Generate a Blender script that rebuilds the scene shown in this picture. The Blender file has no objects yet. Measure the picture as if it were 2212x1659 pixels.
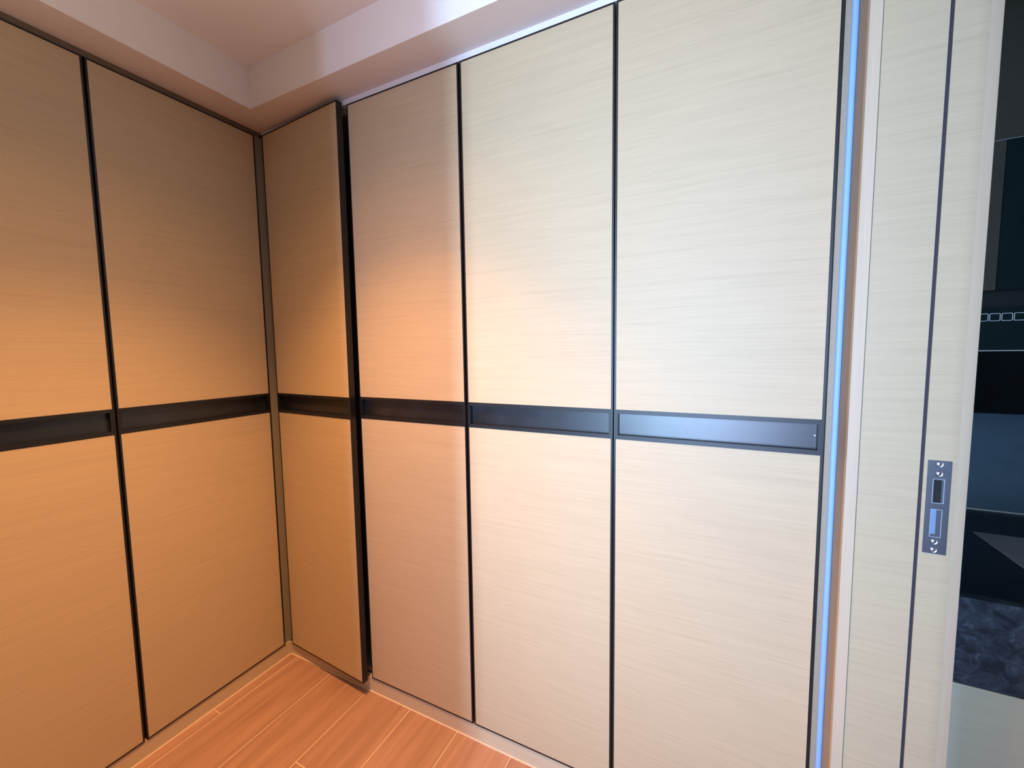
import bpy, bmesh, math
from mathutils import Matrix, Vector

S = bpy.context.scene
COL = S.collection

# ------------------------------------------------------------------ camera, exposure, lights
W_PX, F_PX = 2212.0, 888.744
yaw, pitch, roll = [math.radians(a) for a in (-26.2224, -4.6372, -0.8136)]
Fv = Vector((math.cos(pitch) * math.sin(yaw), math.cos(pitch) * math.cos(yaw), math.sin(pitch)))
R0 = Vector((math.cos(yaw), -math.sin(yaw), 0))
U0 = R0.cross(Fv)
Rv = R0 * math.cos(roll) + U0 * math.sin(roll)
Uv = -R0 * math.sin(roll) + U0 * math.cos(roll)
cam_d = bpy.data.cameras.new('camera')
cam = bpy.data.objects.new('camera', cam_d)
COL.objects.link(cam)
M = Matrix((Rv, Uv, -Fv)).transposed().to_4x4()
M.translation = Vector((1.68841, -1.1283, 1.36731))
cam.matrix_world = M
cam_d.sensor_width = 36.0
cam_d.lens = 36.0 * F_PX / W_PX
cam_d.clip_start = 0.02
S.camera = cam

S.view_settings.view_transform = 'Standard'
S.view_settings.look = 'None'
S.view_settings.exposure = 0.0
S.view_settings.gamma = 1.0
S.view_settings.use_curve_mapping = False

world = bpy.data.worlds.new('world')
S.world = world
world.use_nodes = True
world.node_tree.nodes['Background'].inputs[0].default_value = (0.55, 0.65, 0.8, 1)
world.node_tree.nodes['Background'].inputs[1].default_value = 0.02


def light(name, kind, loc, target, energy, color, **kw):
    d = bpy.data.lights.new(name, kind)
    d.energy = energy
    d.color = color
    for k, v in kw.items():
        setattr(d, k, v)
    o = bpy.data.objects.new(name, d)
    COL.objects.link(o)
    o.location = loc
    o.rotation_euler = (Vector(target) - Vector(loc)).to_track_quat('-Z', 'Y').to_euler()
    return o


# the recessed warm downlight in the coffer, above the middle of the room
light('downlight', 'SPOT', (0.80, -0.68, 2.39), (0.80, -0.68, 0), 205, (1.0, 0.46, 0.145),
      spot_size=math.radians(96), spot_blend=1.0, shadow_soft_size=0.03)
light('downlight_spill', 'SPOT', (0.80, -0.68, 2.385), (0.80, -0.68, 0), 36, (1.0, 0.46, 0.145),
      spot_size=math.radians(132), spot_blend=1.0, shadow_soft_size=0.06)
# daylight from behind: two unseen narrow strips shaped to set the shadow edges
light('daylight_strip_wide', 'AREA', (1.321, -2.98, 1.30), (1.321, 0, 1.30), 21.5, (0.41, 0.68, 1.0),
      shape='RECTANGLE', size=0.10, size_y=1.9, spread=math.radians(70))
light('daylight_strip_side', 'AREA', (1.765, -2.98, 1.30), (1.765, 0, 1.30), 15.5, (0.48, 0.61, 1.0),
      shape='RECTANGLE', size=0.06, size_y=1.9, spread=math.radians(70))
# added fill light, unseen behind the camera, to brighten the ceiling
light('ceiling_fill', 'AREA', (1.42, -1.55, 1.25), (1.3, -1.45, 3), 16.5, (1.0, 0.90, 0.80), size=0.3, spread=math.radians(115))


# ------------------------------------------------------------------ materials
def srgb(r, g, b):
    def f(c):
        c /= 255.0
        return c / 12.92 if c <= 0.04045 else ((c + 0.055) / 1.055) ** 2.4
    return (f(r), f(g), f(b), 1.0)


def new_mat(name):
    m = bpy.data.materials.new(name)
    m.use_nodes = True
    nt = m.node_tree
    return m, nt, nt.nodes['Principled BSDF']


def plain(name, col, rough=0.6, metal=0.0, noise=0.0, nscale=40, bump=0.0, spec=0.5):
    m, nt, p = new_mat(name)
    p.inputs['Roughness'].default_value = rough
    p.inputs['Metallic'].default_value = metal
    p.inputs['Specular IOR Level'].default_value = spec
    tc = nt.nodes.new('ShaderNodeTexCoord')
    n = nt.nodes.new('ShaderNodeTexNoise')
    n.inputs['Scale'].default_value = nscale
    n.inputs['Detail'].default_value = 4
    nt.links.new(tc.outputs['Object'], n.inputs['Vector'])
    r = nt.nodes.new('ShaderNodeValToRGB')
    c = srgb(*col)
    r.color_ramp.elements[0].position = 0.3
    r.color_ramp.elements[1].position = 0.7
    r.color_ramp.elements[0].color = (*[x * (1 - noise) for x in c[:3]], 1)
    r.color_ramp.elements[1].color = (*[min(1, x * (1 + noise)) for x in c[:3]], 1)
    nt.links.new(n.outputs['Fac'], r.inputs['Fac'])
    nt.links.new(r.outputs['Color'], p.inputs['Base Color'])
    if bump:
        b = nt.nodes.new('ShaderNodeBump')
        b.inputs['Strength'].default_value = bump
        b.inputs['Distance'].default_value = 0.002
        nt.links.new(n.outputs['Fac'], b.inputs['Height'])
        nt.links.new(b.outputs['Normal'], p.inputs['Normal'])
    return m


def laminate(name, col, along='x', rough=0.42, contrast=1.0):
    """linear-grained wood laminate, the grain running along the given local axis"""
    m, nt, p = new_mat(name)
    L = nt.links.new
    p.inputs['Roughness'].default_value = rough
    p.inputs['Specular IOR Level'].default_value = 0.40
    tc = nt.nodes.new('ShaderNodeTexCoord')

    def streak(long, fine, detail, seed):
        mp = nt.nodes.new('ShaderNodeMapping')
        mp.inputs['Scale'].default_value = (long, fine, fine) if along == 'x' else (fine, fine, long)
        mp.inputs['Location'].default_value = (seed, seed * 1.7, seed * 0.3)
        L(tc.outputs['Object'], mp.inputs['Vector'])
        n = nt.nodes.new('ShaderNodeTexNoise')
        n.inputs['Scale'].default_value = 1.0
        n.inputs['Detail'].default_value = detail
        n.inputs['Roughness'].default_value = 0.6
        L(mp.outputs['Vector'], n.inputs['Vector'])
        return n
    a = streak(8, 500, 3, 3.1)
    b = streak(2.2, 90, 2, 7.7)
    mx = nt.nodes.new('ShaderNodeMix')
    mx.data_type = 'FLOAT'
    mx.inputs[0].default_value = 0.38
    L(a.outputs['Fac'], mx.inputs[2])
    L(b.outputs['Fac'], mx.inputs[3])
    r = nt.nodes.new('ShaderNodeValToRGB')
    c = srgb(*col)[:3]
    e = r.color_ramp.elements
    e[0].position, e[1].position = 0.30, 0.70
    k = 0.115 * contrast
    e[0].color = (c[0] * (1 - k), c[1] * (1 - k * 1.05), c[2] * (1 - k * 1.1), 1)
    e[1].color = (min(1, c[0] * (1 + k * .7)), min(1, c[1] * (1 + k * .7)), min(1, c[2] * (1 + k * .75)), 1)
    mid = e.new(0.5)
    mid.color = (*c, 1)
    L(mx.outputs[0], r.inputs['Fac'])
    L(r.outputs['Color'], p.inputs['Base Color'])
    bp = nt.nodes.new('ShaderNodeBump')
    bp.inputs['Strength'].default_value = 0.15
    bp.inputs['Distance'].default_value = 0.0006
    L(a.outputs['Fac'], bp.inputs['Height'])
    L(bp.outputs['Normal'], p.inputs['Normal'])
    return m


def floor_mat():
    m, nt, p = new_mat('wood_look_floor_tile')
    L = nt.links.new
    p.inputs['Roughness'].default_value = 0.45
    tc = nt.nodes.new('ShaderNodeTexCoord')
    sep = nt.nodes.new('ShaderNodeSeparateXYZ')
    L(tc.outputs['Object'], sep.inputs[0])

    def add(sock, v):
        n = nt.nodes.new('ShaderNodeMath')
        n.operation = 'ADD'
        n.inputs[1].default_value = v
        L(sock, n.inputs[0])
        return n.outputs[0]
    PW, PL = 0.2128, 0.90
    comb = nt.nodes.new('ShaderNodeCombineXYZ')
    L(add(sep.outputs['Y'], 0.3205 + PL * 5.5), comb.inputs[0])
    L(add(sep.outputs['X'], -0.0425 + PW * 10), comb.inputs[1])
    br = nt.nodes.new('ShaderNodeTexBrick')
    br.offset = 0.5
    br.offset_frequency = 3
    br.inputs['Scale'].default_value = 1.0
    br.inputs['Brick Width'].default_value = PL
    br.inputs['Row Height'].default_value = PW
    br.inputs['Mortar Size'].default_value = 0.0013
    br.inputs['Mortar Smooth'].default_value = 0.0
    br.inputs['Bias'].default_value = 0.0
    br.inputs['Color1'].default_value = (0.9, 0.9, 0.9, 1)
    br.inputs['Color2'].default_value = (1.1, 1.1, 1.1, 1)
    br.inputs['Mortar'].default_value = (1, 1, 1, 1)
    L(comb.outputs[0], br.inputs['Vector'])
    mp = nt.nodes.new('ShaderNodeMapping')
    mp.inputs['Scale'].default_value = (30, 2.2, 1)
    L(tc.outputs['Object'], mp.inputs['Vector'])
    n = nt.nodes.new('ShaderNodeTexNoise')
    n.inputs['Scale'].default_value = 1.0
    n.inputs['Detail'].default_value = 5
    n.inputs['Distortion'].default_value = 0.5
    L(mp.outputs['Vector'], n.inputs['Vector'])
    r = nt.nodes.new('ShaderNodeValToRGB')
    e = r.color_ramp.elements
    e[0].position, e[1].position = 0.32, 0.68
    e[0].color = srgb(160, 122, 103)
    e[1].color = srgb(182, 143, 121)
    L(n.outputs['Fac'], r.inputs['Fac'])
    mul = nt.nodes.new('ShaderNodeMix')
    mul.data_type = 'RGBA'
    mul.blend_type = 'MULTIPLY'
    mul.inputs[0].default_value = 1.0
    L(r.outputs['Color'], mul.inputs[6])
    L(br.outputs['Color'], mul.inputs[7])
    mix = nt.nodes.new('ShaderNodeMix')
    mix.data_type = 'RGBA'
    L(br.outputs['Fac'], mix.inputs[0])
    L(mul.outputs[2], mix.inputs[6])
    mix.inputs[7].default_value = srgb(226, 204, 182)
    L(mix.outputs[2], p.inputs['Base Color'])
    return m


def marble_mat():
    m, nt, p = new_mat('dark_veined_stone')
    L = nt.links.new
    p.inputs['Roughness'].default_value = 0.3
    tc = nt.nodes.new('ShaderNodeTexCoord')
    n = nt.nodes.new('ShaderNodeTexNoise')
    n.inputs['Scale'].default_value = 34
    n.inputs['Detail'].default_value = 9
    n.inputs['Roughness'].default_value = 0.68
    n.inputs['Distortion'].default_value = 1.2
    L(tc.outputs['Object'], n.inputs['Vector'])
    r = nt.nodes.new('ShaderNodeValToRGB')
    e = r.color_ramp.elements
    e[0].position, e[1].position = 0.40, 0.78
    e[0].color = srgb(36, 44, 54)
    e[1].color = srgb(112, 124, 138)
    x = e.new(0.58)
    x.color = srgb(62, 72, 84)
    L(n.outputs['Fac'], r.inputs['Fac'])
    L(r.outputs['Color'], p.inputs['Base Color'])
    return m


WOOD = (192, 172, 140)
m_wood = laminate('pale_linear_laminate', WOOD, 'x', 0.52)
m_woodv = laminate('pale_laminate_upright_grain', (196, 178, 152), 'z', 0.45, 0.7)
m_jamb = laminate('door_frame_laminate', (188, 171, 140), 'x', 0.42)
m_wood_dull = laminate('plinth_laminate', (200, 184, 156), 'x', 0.5, 0.7)
m_filler = plain('taupe_filler_board', (148, 138, 120), 0.6, noise=0.05, nscale=90)
m_shade = plain('shaded_scribe', (112, 98, 84), 0.6, noise=0.05, nscale=60)  # scribe over the left doors, its shade put into the colour
m_black = plain('black_anodised_profile', (18, 18, 21), 0.38, noise=0.15, nscale=120)
m_lip = plain('dark_handle_lip', (20, 22, 27), 0.45, 0.0, noise=0.1, nscale=60, spec=0.5)
m_recess = plain('smudged_handle_channel', (24, 28, 36), 0.36, 0.0, noise=0.6, nscale=14, spec=0.8)
m_carcass = plain('carcass_board', (150, 138, 122), 0.6, noise=0.05)
m_paint = plain('white_ceiling_paint', (226, 220, 219), 0.85, noise=0.015, nscale=8, bump=0.03)
m_wall = plain('cream_wall_paint', (165, 150, 132), 0.8, noise=0.02, nscale=12)
m_floor = floor_mat()
m_dim = plain('umber_wall_paint', (120, 104, 90), 0.8, noise=0.02, nscale=12)
m_bead = plain('pale_sealant', (236, 214, 188), 0.5, noise=0.06, nscale=60)
m_blue = plain('blue_glare_strip', (132, 172, 222), 0.55, noise=0.04, nscale=30)  # blue daylight glare put into the strip's base colour
m_seal = plain('dark_rubber_seal', (44, 42, 52), 0.7, noise=0.1, nscale=90)
m_steel = plain('brushed_steel', (132, 137, 144), 0.34, 0.9, noise=0.06, nscale=60)
m_screw = plain('bright_screw_steel', (190, 196, 205), 0.38, 1.0, noise=0.05, nscale=60)
m_bolt = plain('pale_blue_keeper', (122, 148, 182), 0.4, 0.2, noise=0.05)
m_hole = plain('dark_hollow', (22, 22, 24), 0.8, noise=0.1)
m_marble = marble_mat()
m_top = plain('black_worktop_surface', (24, 26, 32), 0.35, noise=0.3, nscale=30)
m_glass = plain('dark_cooker_glass', (16, 18, 20), 0.18, noise=0.2, nscale=20)
m_teal = plain('dark_teal_cabinet_front', (24, 36, 38), 0.25, noise=0.1, nscale=20)
m_umber = plain('dark_umber_cabinet_front', (70, 62, 54), 0.45, noise=0.08, nscale=20)
m_splash = plain('blue_grey_splashback', (80, 94, 108), 0.35, noise=0.06, nscale=30)
m_line = plain('pale_metal_edge', (205, 205, 200), 0.4, 0.3, noise=0.03)
m_white = plain('white_print', (225, 228, 232), 0.5, noise=0.02)
m_beige = laminate('cabinet_front_laminate', (188, 180, 160), 'x', 0.5, 0.6)
m_hob = plain('grey_hob_glass', (165, 168, 172), 0.3, noise=0.05)


# ------------------------------------------------------------------ mesh helpers
def box(bm, x0, x1, y0, y1, z0, z1, bevel=0.0):
    vs = [bm.verts.new((x, y, z)) for x in (x0, x1) for y in (y0, y1) for z in (z0, z1)]
    idx = ((0, 1, 3, 2), (4, 6, 7, 5), (0, 4, 5, 1), (2, 3, 7, 6), (0, 2, 6, 4), (1, 5, 7, 3))
    fs = [bm.faces.new([vs[i] for i in f]) for f in idx]
    if bevel:
        es = set()
        for f in fs:
            es.update(f.edges)
        bmesh.ops.bevel(bm, geom=list(es), offset=bevel, segments=2, affect='EDGES', profile=0.6)


def prism(bm, pts, z0, z1):
    """vertical prism over a plan outline"""
    lo = [bm.verts.new((x, y, z0)) for x, y in pts]
    hi = [bm.verts.new((x, y, z1)) for x, y in pts]
    n = len(pts)
    bm.faces.new(lo)
    bm.faces.new(hi[::-1])
    for i in range(n):
        bm.faces.new((lo[i], hi[i], hi[(i + 1) % n], lo[(i + 1) % n]))


def prism_y(bm, pts, y0, y1):
    """prism over an x-z outline, running in y"""
    a = [bm.verts.new((x, y0, z)) for x, z in pts]
    b = [bm.verts.new((x, y1, z)) for x, z in pts]
    n = len(pts)
    bm.faces.new(a)
    bm.faces.new(b[::-1])
    for i in range(n):
        bm.faces.new((a[i], b[i], b[(i + 1) % n], a[(i + 1) % n]))


def obj(name, bm, mat, parent=None, smooth=False):
    bmesh.ops.recalc_face_normals(bm, faces=bm.faces[:])
    me = bpy.data.meshes.new(name)
    bm.to_mesh(me)
    bm.free()
    me.materials.append(mat)
    if smooth:
        for p in me.polygons:
            p.use_smooth = True
    o = bpy.data.objects.new(name, me)
    COL.objects.link(o)
    if parent:
        o.parent = parent
    return o


def boxes(name, mat, parent, *bs, bevel=0.0):
    bm = bmesh.new()
    for b in bs:
        box(bm, *b, bevel=bevel)
    return obj(name, bm, mat, parent)


def structure(name, mat, *bs, parent=None, bevel=0.0):
    o = boxes(name, mat, parent, *bs, bevel=bevel)
    if not parent:
        o['kind'] = 'structure'
    return o


def thing(name, label, cat, loc=(0, 0, 0), rz=0.0, group=None):
    o = bpy.data.objects.new(name, None)
    o.empty_display_size = 0.1
    COL.objects.link(o)
    o.location = loc
    o.rotation_euler = (0, 0, rz)
    o['label'] = label
    o['category'] = cat
    if group:
        o['group'] = group
    return o


# ------------------------------------------------------------------ room shell
ZS, ZC = 2.27, 2.414           # soffit, coffer ceiling
XS, YS = 0.129, -0.116         # coffer edges along the two wardrobe runs
XW = 1.9384                    # right-hand wall face
YB = -3.0                      # wall behind the camera
ZF = 0.013                     # floor surface
structure('floor', m_floor, (-0.7, 4.2, YB - 0.1, 0.75, -0.05, ZF))

bm = bmesh.new()               # ceiling: dropped border and raised centre, one solid
box(bm, -0.7, XS, YB - 0.1, 0.75, ZS, 2.52)
box(bm, XS, XW + 0.2, YS, 0.75, ZS, 2.52)
box(bm, 1.80, XW + 0.2, YB - 0.1, YS, ZS, 2.52)
box(bm, XS, 1.80, YB - 0.1, -2.6, ZS, 2.52)
box(bm, XS, 1.80, -2.6, YS, ZC, 2.52)
ceil = obj('ceiling', bm, m_paint)
ceil['kind'] = 'structure'

structure('wall_back', m_wall, (-0.7, 2.12, 0.62, 0.75, 0, ZS))
structure('wall_left', m_wall, (-0.7, -0.62, YB, 0.62, 0, ZS), (-0.62, -0.004, YB, -1.04, 0, ZS))
# right-hand wall: the stub beside the wardrobes and the long piece past the doorway
structure('wall_right', m_wall, (XW, 2.102, -0.066, 0.62, 0, ZS), (XW, 2.102, YB, -1.60, 0, ZS),
          (XW, 2.102, -1.60, -0.066, 2.14, ZS))
# wall behind the camera, with slots added for the two daylight strips
structure('wall_front', m_dim,
          (-0.7, 1.27, YB - 0.1, YB, 0, ZS), (1.38, 1.725, YB - 0.1, YB, 0, ZS),
          (1.805, XW + 0.2, YB - 0.1, YB, 0, ZS),
          (1.27, 1.38, YB - 0.1, YB, 0, 0.30), (1.725, 1.805, YB - 0.1, YB, 0, 0.30),
          (1.27, 1.38, YB - 0.1, YB, 2.26, ZS), (1.725, 1.805, YB - 0.1, YB, 2.26, ZS))
# unseen wall added behind the camera to block daylight from the left
structure('wall_light_blocker', m_dim, (0.0, 1.15, -1.66, -1.58, 0, ZC))
# kitchen shell
structure('wall_kitchen', m_splash, (2.122, 4.2, 0.60, 0.75, 0, 2.4), (4.1, 4.2, YB, 0.6, 0, 2.4),
          (2.122, 4.1, YB - 0.1, YB, 0, 2.4))
o = structure('ceiling_kitchen', m_umber, (2.141, 4.2, YB - 0.1, 0.75, 2.4, 2.5))

# plinths with their sealant lines
pl = structure('baseboard_back', m_wood_dull, (-0.003, 1.93, 0.0035, 0.021, ZF, 0.0725))
bead = boxes('sealant_bead', m_bead, pl, (0.0, 1.93, 0.0003, 0.0037, ZF, ZF + 0.003))
bead['label'] = 'pale sealant line'
pl2 = structure('baseboard_left', m_wood_dull, (-1.03, 0.0032, 0.0035, 0.021, ZF, 0.0725))
pl2.rotation_euler = (0, 0, math.pi / 2)      # local x runs along world y, local y goes into the wall
bead = boxes('sealant_bead', m_bead, pl2, (-1.03, 0.0, 0.0003, 0.0037, ZF, ZF + 0.003))
bead['label'] = 'pale sealant line'

# scribe strips between the door tops and the soffit
structure('trim_1', m_paint, (0.005, XW, 0.004, 0.6, 2.2525, ZS))
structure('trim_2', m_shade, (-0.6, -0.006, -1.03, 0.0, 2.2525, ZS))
# corner post between the two runs
structure('trim_3', m_filler, (-0.05, -0.010, -0.024, 0.60, 0.072, 2.2525), (-0.010, 0.02, 0.018, 0.03, 0.072, 2.2525))
# end filler beside the last door
structure('trim_4', m_filler, (1.9160, 1.9300, 0.001, 0.60, ZF, 2.2525))

# ------------------------------------------------------------------ wardrobes
Z0, Z1 = 0.0799, 2.244
BB, BT = 1.1204, 1.2026
FR, TH = 0.005, 0.022


def door(parent, x0, x1, end_cap=False):
    """full-height door: two laminate panels, black edging, black recessed handle band. Local y=0 is its face."""
    d = boxes('door', m_wood, parent,
              (x0, x1, 0, TH - 0.001, Z0, BB), (x0, x1, 0, TH - 0.001, BT, Z1))
    e = FR
    boxes('edge_frame', m_black, d,
          (x0 - e, x0, -0.0006, TH, Z0 - e, Z1 + e), (x1, x1 + e, -0.0006, TH, Z0 - e, Z1 + e),
          (x0, x1, -0.0006, TH, Z0 - e, Z0), (x0, x1, -0.0006, TH, Z1, Z1 + e))
    # handle band: lips above and below, end returns, sunken channel
    lip = 0.0115
    h = boxes('handle_rail', m_lip, d,
              (x0, x1, -0.0008, TH, BT - lip, BT), (x0, x1, -0.0008, TH, BB, BB + lip),
              (x0, x0 + 0.006, -0.0004, TH, BB + lip, BT - lip), (x1 - 0.006, x1, -0.0004, TH, BB + lip, BT - lip))
    boxes('handle_channel', m_recess, d,
              (x0 + 0.006, x1 - 0.006, TH - 0.007, TH, BB + lip, BT - lip),
              (x0 + 0.006, x1 - 0.006, TH - 0.0074, TH - 0.007, (BB + BT) / 2 - 0.0006, (BB + BT) / 2 + 0.0006))
    h['label'] = 'black recessed handle rail across the door'
    if end_cap:
        bm = bmesh.new()
        bmesh.ops.create_cone(bm, cap_ends=True, segments=16, radius1=0.0022, radius2=0.0016, depth=0.0012,
                              matrix=Matrix.Translation((x1 - 0.0092, TH - 0.0078, (BB + BT) / 2 + 0.002)) @ Matrix.Rotation(math.pi / 2, 4, 'X'))
        s = obj('screw', bm, m_screw, d)
    return d


def carcass(parent, x0, x1, dep=0.57):
    t, y0 = 0.018, TH + 0.003
    boxes('carcass', m_carcass, parent,
          (x0, x0 + t, y0, dep, 0.074, 2.2515), (x1 - t, x1, y0, dep, 0.074, 2.2515),
          (x0 + t, x1 - t, y0, dep, 0.074, 0.092), (x0 + t, x1 - t, y0, dep, 2.2335, 2.2515),
          (x0 + t, x1 - t, dep - 0.01, dep, 0.092, 2.2335))


def wardrobe(label, x0, x1, group, loc=(0, 0, 0), rz=0.0, cx=None, cap=False):
    w = thing('wardrobe', label, 'wardrobe', (loc[0], loc[1], 0), rz, group)
    door(w, 0.0, x1 - x0, cap)
    a, b = cx if cx else (-0.008, x1 - x0 + 0.008)
    carcass(w, a, b)
    return w


GB = 'tall laminate wardrobes along the back run'
GL = 'tall laminate wardrobes along the left run'
# left run (face at x = 0, looking +x): local x -> world +y
wl = wardrobe('amber lit wardrobe on the left run, between wide black gap and corner post',
              -0.519, -0.0304, GL, (0, -0.519), math.pi / 2, (-0.008, 0.493))
wardrobe('wardrobe at the far left edge of the photo, cut off by the frame',
         -1.0245, -0.5352, GL, (0, -1.0245), math.pi / 2, (-0.008, 0.4973))
# back run (face at y = 0)
w1 = thing('wardrobe', 'narrow-looking wardrobe in the corner with its door standing slightly ajar', 'wardrobe',
           (0.0273, 0.0, 0), 0, GB)
d1 = door(w1, 0.0, 0.4525)
d1.location = (0.0, -0.007, 0)
d1.rotation_euler = (0, 0, -math.atan2(0.0299, 0.452))
carcass(w1, -0.004, 0.461)
wardrobe('second wardrobe from the corner, closed, amber lit, right of the ajar door', 0.4969, 0.9581, GB, (0.4969, 0))
wardrobe('third wardrobe from the corner, pale daylit door right of the amber one', 0.9744, 1.4354, GB, (0.9744, 0), 0, (-0.008, 0.467))
wardrobe('widest looking daylit wardrobe at the right end, beside the strip with blue glare', 1.4492, 1.9082, GB, (1.4492, 0), 0, (-0.006, 0.466), True)

# ------------------------------------------------------------------ upright strip coloured with blue glare
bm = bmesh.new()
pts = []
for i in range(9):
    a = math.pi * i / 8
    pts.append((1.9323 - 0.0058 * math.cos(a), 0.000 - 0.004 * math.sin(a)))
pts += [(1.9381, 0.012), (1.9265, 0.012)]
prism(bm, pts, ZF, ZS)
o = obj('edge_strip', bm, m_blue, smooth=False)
o['label'] = 'upright edging strip coloured with blue daylight glare, between last wardrobe and right wall'
o['category'] = 'edging strip'

# ------------------------------------------------------------------ doorway frame
dj = thing('door_1', 'pale laminate door frame', 'door frame', (2.03, -0.08, 0))
del dj['label'], dj['category']
dj['kind'] = 'structure'


def put(o):
    o.location = (-2.03, 0.08, 0)       # parts are modelled in world coordinates
    return o


ZT = 2.10
YJ = -0.08
put(boxes('architrave', m_woodv, dj, (1.9366, 1.9562, YJ - 0.002, -0.067, ZF, ZT), bevel=0.0006))
put(boxes('jamb', m_jamb, dj, (1.9575, 2.050, YJ, -0.067, ZF, ZT), (2.050, 2.1025, YJ + 0.006, -0.067, ZF, ZT),
          (2.0559, 2.1025, YJ, -0.070, ZF, ZT)))
put(boxes('rubber_seal', m_seal, dj, (2.0502, 2.0557, YJ + 0.0015, YJ + 0.006, ZF, ZT)))
put(boxes('outer_architrave', m_woodv, dj, (2.1025, 2.1195, YJ + 0.0015, 0.58, ZF, ZT), bevel=0.0006))
put(boxes('near_jamb', m_jamb, dj, (1.9366, 2.119, -1.60, -1.58, ZF, ZT)))
put(boxes('head_jamb', m_jamb, dj, (1.9366, 2.119, -1.58, YJ, ZT, ZT + 0.03)))

# strike plate: plate with two openings, keeper, screws
px0, px1, pz0, pz1 = 2.0612, 2.0955, 0.9635, 1.147
h1 = (2.0697, 2.0867, 1.0637, 1.1113)
h2 = (2.0693, 2.0860, 0.9967, 1.0521)
yp, t = YJ - 0.0014, 0.0014
sp = put(boxes('strike_plate', m_steel, dj,
               (px0, h2[0], yp, yp + t, pz0, pz1), (h1[1], px1, yp, yp + t, pz0, pz1),
               (h2[0], h1[1], yp, yp + t, h1[3], pz1), (h2[0], h1[1], yp, yp + t, h2[3], h1[2]),
               (h2[0], h1[1], yp, yp + t, pz0, h2[2])))
sp['label'] = 'brushed steel strike plate with two openings and four screws'


def sub(o, par):
    o.parent = par
    return o


m_rim = plain('bright_cut_edge', (160, 172, 188), 0.4, 0.2, noise=0.03)


def rim(h, m, par, name='opening_rim'):
    a, b, c, d = h
    w = 0.0011
    return boxes(name, m, par, (a, a + w, yp - .0006, yp, c, d), (b - w, b, yp - .0006, yp, c, d),
                 (a + w, b - w, yp - .0006, yp, c, c + w), (a + w, b - w, yp - .0006, yp, d - w, d))


rim(h1, m_rim, sp)
rim(h2, m_rim, sp)
o = boxes('bolt_hole', m_hole, sp, (h1[0] + 0.0011, h1[1] - 0.004, yp + 0.0005, yp + 0.0012, h1[2] + 0.001, h1[3] - 0.001))
o['label'] = 'dark upper bolt opening'
boxes('opening_wall', m_steel, sp, (h1[1] - 0.004, h1[1] - 0.0011, yp + 0.0002, yp + 0.0011, h1[2] + 0.001, h1[3] - 0.001))
o = boxes('latch_keeper', m_bolt, sp, (h2[0] + 0.0005, h2[0] + 0.0085, yp + 0.0004, yp + 0.0012, h2[2] + 0.006, h2[3] - 0.001))
o['label'] = 'pale blue latch keeper in the lower opening'
boxes('opening_wall', m_steel, sp, (h2[0] + 0.0085, h2[1] - 0.0011, yp + 0.0004, yp + 0.0012, h2[2] + 0.001, h2[3] - 0.001),
      (h2[0] + 0.0005, h2[0] + 0.0085, yp + 0.0006, yp + 0.0012, h2[2] + 0.001, h2[2] + 0.006))
for sx, sz in ((2.0772, 1.1402), (2.0775, 1.1218), (2.0767, 0.9880), (2.0765, 0.9715)):
    bm = bmesh.new()
    bmesh.ops.create_uvsphere(bm, u_segments=20, v_segments=10, radius=0.0040,
                              matrix=Matrix.Translation((sx, yp, sz)) @ Matrix.Diagonal((1, 0.38, 1, 1)))
    # countersunk ring
    n = 24
    ri = [bm.verts.new((sx + 0.0042 * math.cos(2 * math.pi * i / n), yp - 0.0001, sz + 0.0042 * math.sin(2 * math.pi * i / n))) for i in range(n)]
    ro = [bm.verts.new((sx + 0.0056 * math.cos(2 * math.pi * i / n), yp - 0.0007, sz + 0.0056 * math.sin(2 * math.pi * i / n))) for i in range(n)]
    for i in range(n):
        bm.faces.new((ri[i], ri[(i + 1) % n], ro[(i + 1) % n], ro[i]))
    s = obj('screw', bm, m_screw, sp, smooth=True)
# ------------------------------------------------------------------ kitchen seen through the doorway
YF, YW = -0.03, 0.594
KX = 2.1215
bc = thing('kitchen_cabinet', 'beige base cabinet under the dark stone counter, seen through doorway', 'cabinet', (KX + 0.45, YF + 0.01, 0))
def kput(o, par):
    o.location = -par.location
    return o
kput(boxes('cabinet_body', m_beige, bc, (KX, KX + 0.9, YF + 0.022, YW - 0.02, ZF, 0.680)), bc)
kput(boxes('cabinet_door', m_beige, bc, (KX, KX + 0.4485, YF + 0.002, YF + 0.021, 0.08, 0.680), bevel=0.0008), bc)
kput(boxes('cabinet_door', m_beige, bc, (KX + 0.4515, KX + 0.9, YF + 0.002, YF + 0.021, 0.08, 0.680), bevel=0.0008), bc)

wt = thing('worktop', 'black worktop with deep veined dark stone front, seen through doorway', 'worktop', (KX + 0.45, YF, 0.6827))
kput(boxes('stone_front', m_marble, wt, (KX, KX + 0.9, YF, YF + 0.02, 0.6827, 0.8640), bevel=0.001), wt)
kput(boxes('top_slab', m_top, wt, (KX, KX + 0.9, YF + 0.02, YW - 0.012, 0.845, 0.8654)), wt)
kput(boxes('upstand_trim', m_line, wt, (KX, KX + 0.9, YW - 0.012, YW - 0.004, 0.860, 0.8695)), wt)

hb = thing('cooktop', 'grey glass cooktop set on the black worktop', 'cooktop', (2.6, 0.18, 0.8654))
kput(boxes('glass_plate', m_hob, hb, (2.318, 2.92, 0.00, 0.363, 0.8656, 0.8700), bevel=0.001), hb)
for hx in (2.47, 2.77):
    bm = bmesh.new()
    bmesh.ops.create_cone(bm, cap_ends=True, segments=40, radius1=0.085, radius2=0.08, depth=0.004,
                          matrix=Matrix.Translation((hx, 0.19, 0.8722)))
    kput(obj('burner', bm, m_hole, hb), hb)

sb = boxes('splashback', m_splash, None, (KX, KX + 0.9, YW - 0.003, YW + 0.005, 0.870, 1.30))
sb['label'] = 'blue grey splashback panel above the black worktop'
sb['category'] = 'splashback'

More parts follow.
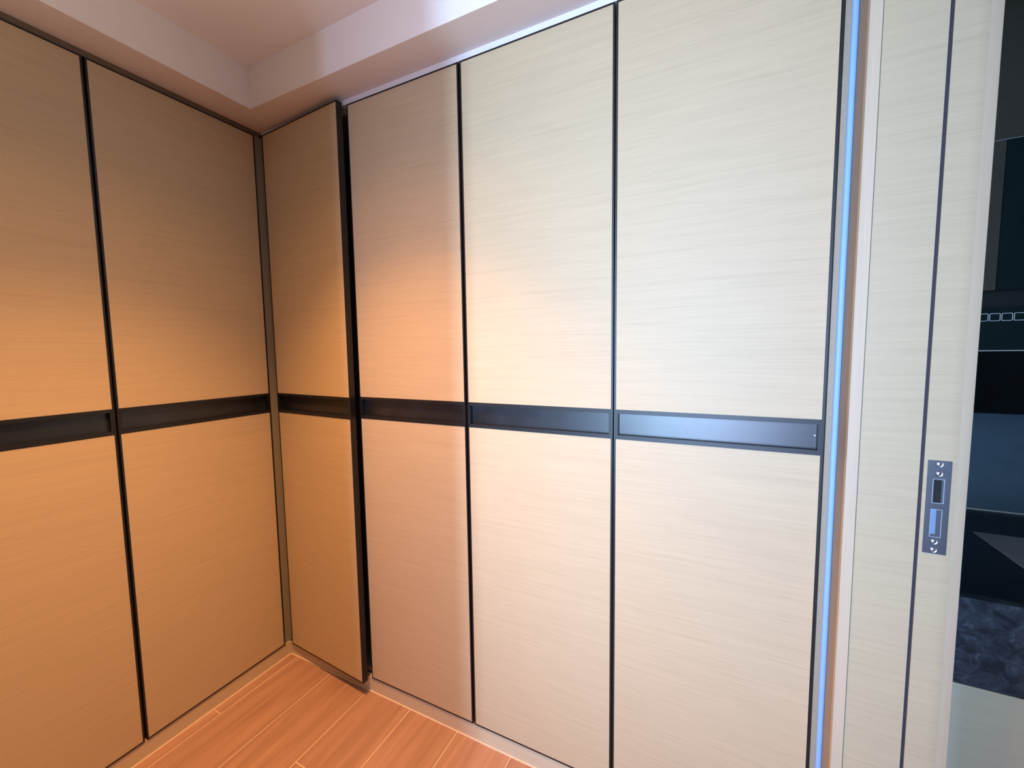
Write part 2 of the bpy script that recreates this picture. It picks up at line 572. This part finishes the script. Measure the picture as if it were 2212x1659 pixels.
YH = 0.2441
hd = thing('cooker_hood', 'black glass cooker hood with square touch keys above the splashback', 'cooker hood', (2.6, YH + 0.15, 1.20))
kput(boxes('hood_body', m_glass, hd, (2.13, 3.02, YH + 0.006, YW - 0.006, 1.202, 1.4511)), hd)
kput(boxes('lower_panel', m_glass, hd, (2.13, 3.02, YH, YH + 0.006, 1.202, 1.3497)), hd)
kput(boxes('metal_edge', m_line, hd, (2.13, 3.02, YH - 0.001, YH + 0.006, 1.3500, 1.3522)), hd)
kput(boxes('control_panel', m_teal, hd, (2.13, 3.02, YH, YH + 0.006, 1.3525, 1.4511)), hd)
for i in range(8):
    cx = 2.2552 + 0.0202 * i
    bm = bmesh.new()
    n, hw, hh, r, w = 6, 0.0092, 0.0089, 0.0025, 0.0011
    outl, inl = [], []
    for (qx, qz, a0) in ((1, 1, 0), (-1, 1, 90), (-1, -1, 180), (1, -1, 270)):
        for k in range(n + 1):
            a = math.radians(a0 + 90 * k / n)
            outl.append((cx + qx * (hw - r) + r * math.cos(a), 1.4293 + qz * (hh - r) + r * math.sin(a)))
            inl.append((cx + qx * (hw - r) + (r - w) * math.cos(a), 1.4293 + qz * (hh - r) + (r - w) * math.sin(a)))
    vo = [bm.verts.new((x, YH - 0.0004, z)) for x, z in outl]
    vi = [bm.verts.new((x, YH - 0.0004, z)) for x, z in inl]
    vo2 = [bm.verts.new((x, YH, z)) for x, z in outl]
    vi2 = [bm.verts.new((x, YH, z)) for x, z in inl]
    N = len(vo)
    for k in range(N):
        j = (k + 1) % N
        bm.faces.new((vo[k], vo[j], vi[j], vi[k]))
        bm.faces.new((vo[k], vo2[k], vo2[j], vo[j]))
        bm.faces.new((vi[k], vi[j], vi2[j], vi2[k]))
    kput(obj('touch_key', bm, m_white, hd), hd)

wc = thing('wall_cabinet', 'dark glossy wall cabinet above the cooker hood, seen through doorway', 'cabinet', (2.6, YH + 0.15, 1.4511))
kput(boxes('cabinet_body', m_hole, wc, (2.13, 3.02, YH + 0.02, YW - 0.006, 1.4515, 2.39)), wc)
kput(boxes('jamb_reflection', m_umber, wc, (2.13, 2.2723, YH, YH + 0.019, 1.492, 1.829)), wc)  # brown panel standing in for the door jamb reflected in the glass
kput(boxes('lower_door', m_teal, wc, (2.2735, 3.02, YH, YH + 0.019, 1.492, 1.829)), wc)
kput(boxes('door_rail', m_line, wc, (2.13, 3.02, YH + 0.002, YH + 0.019, 1.8295, 1.8308)), wc)
kput(boxes('upper_door', m_umber, wc, (2.13, 3.02, YH, YH + 0.019, 1.8312, 2.39)), wc)
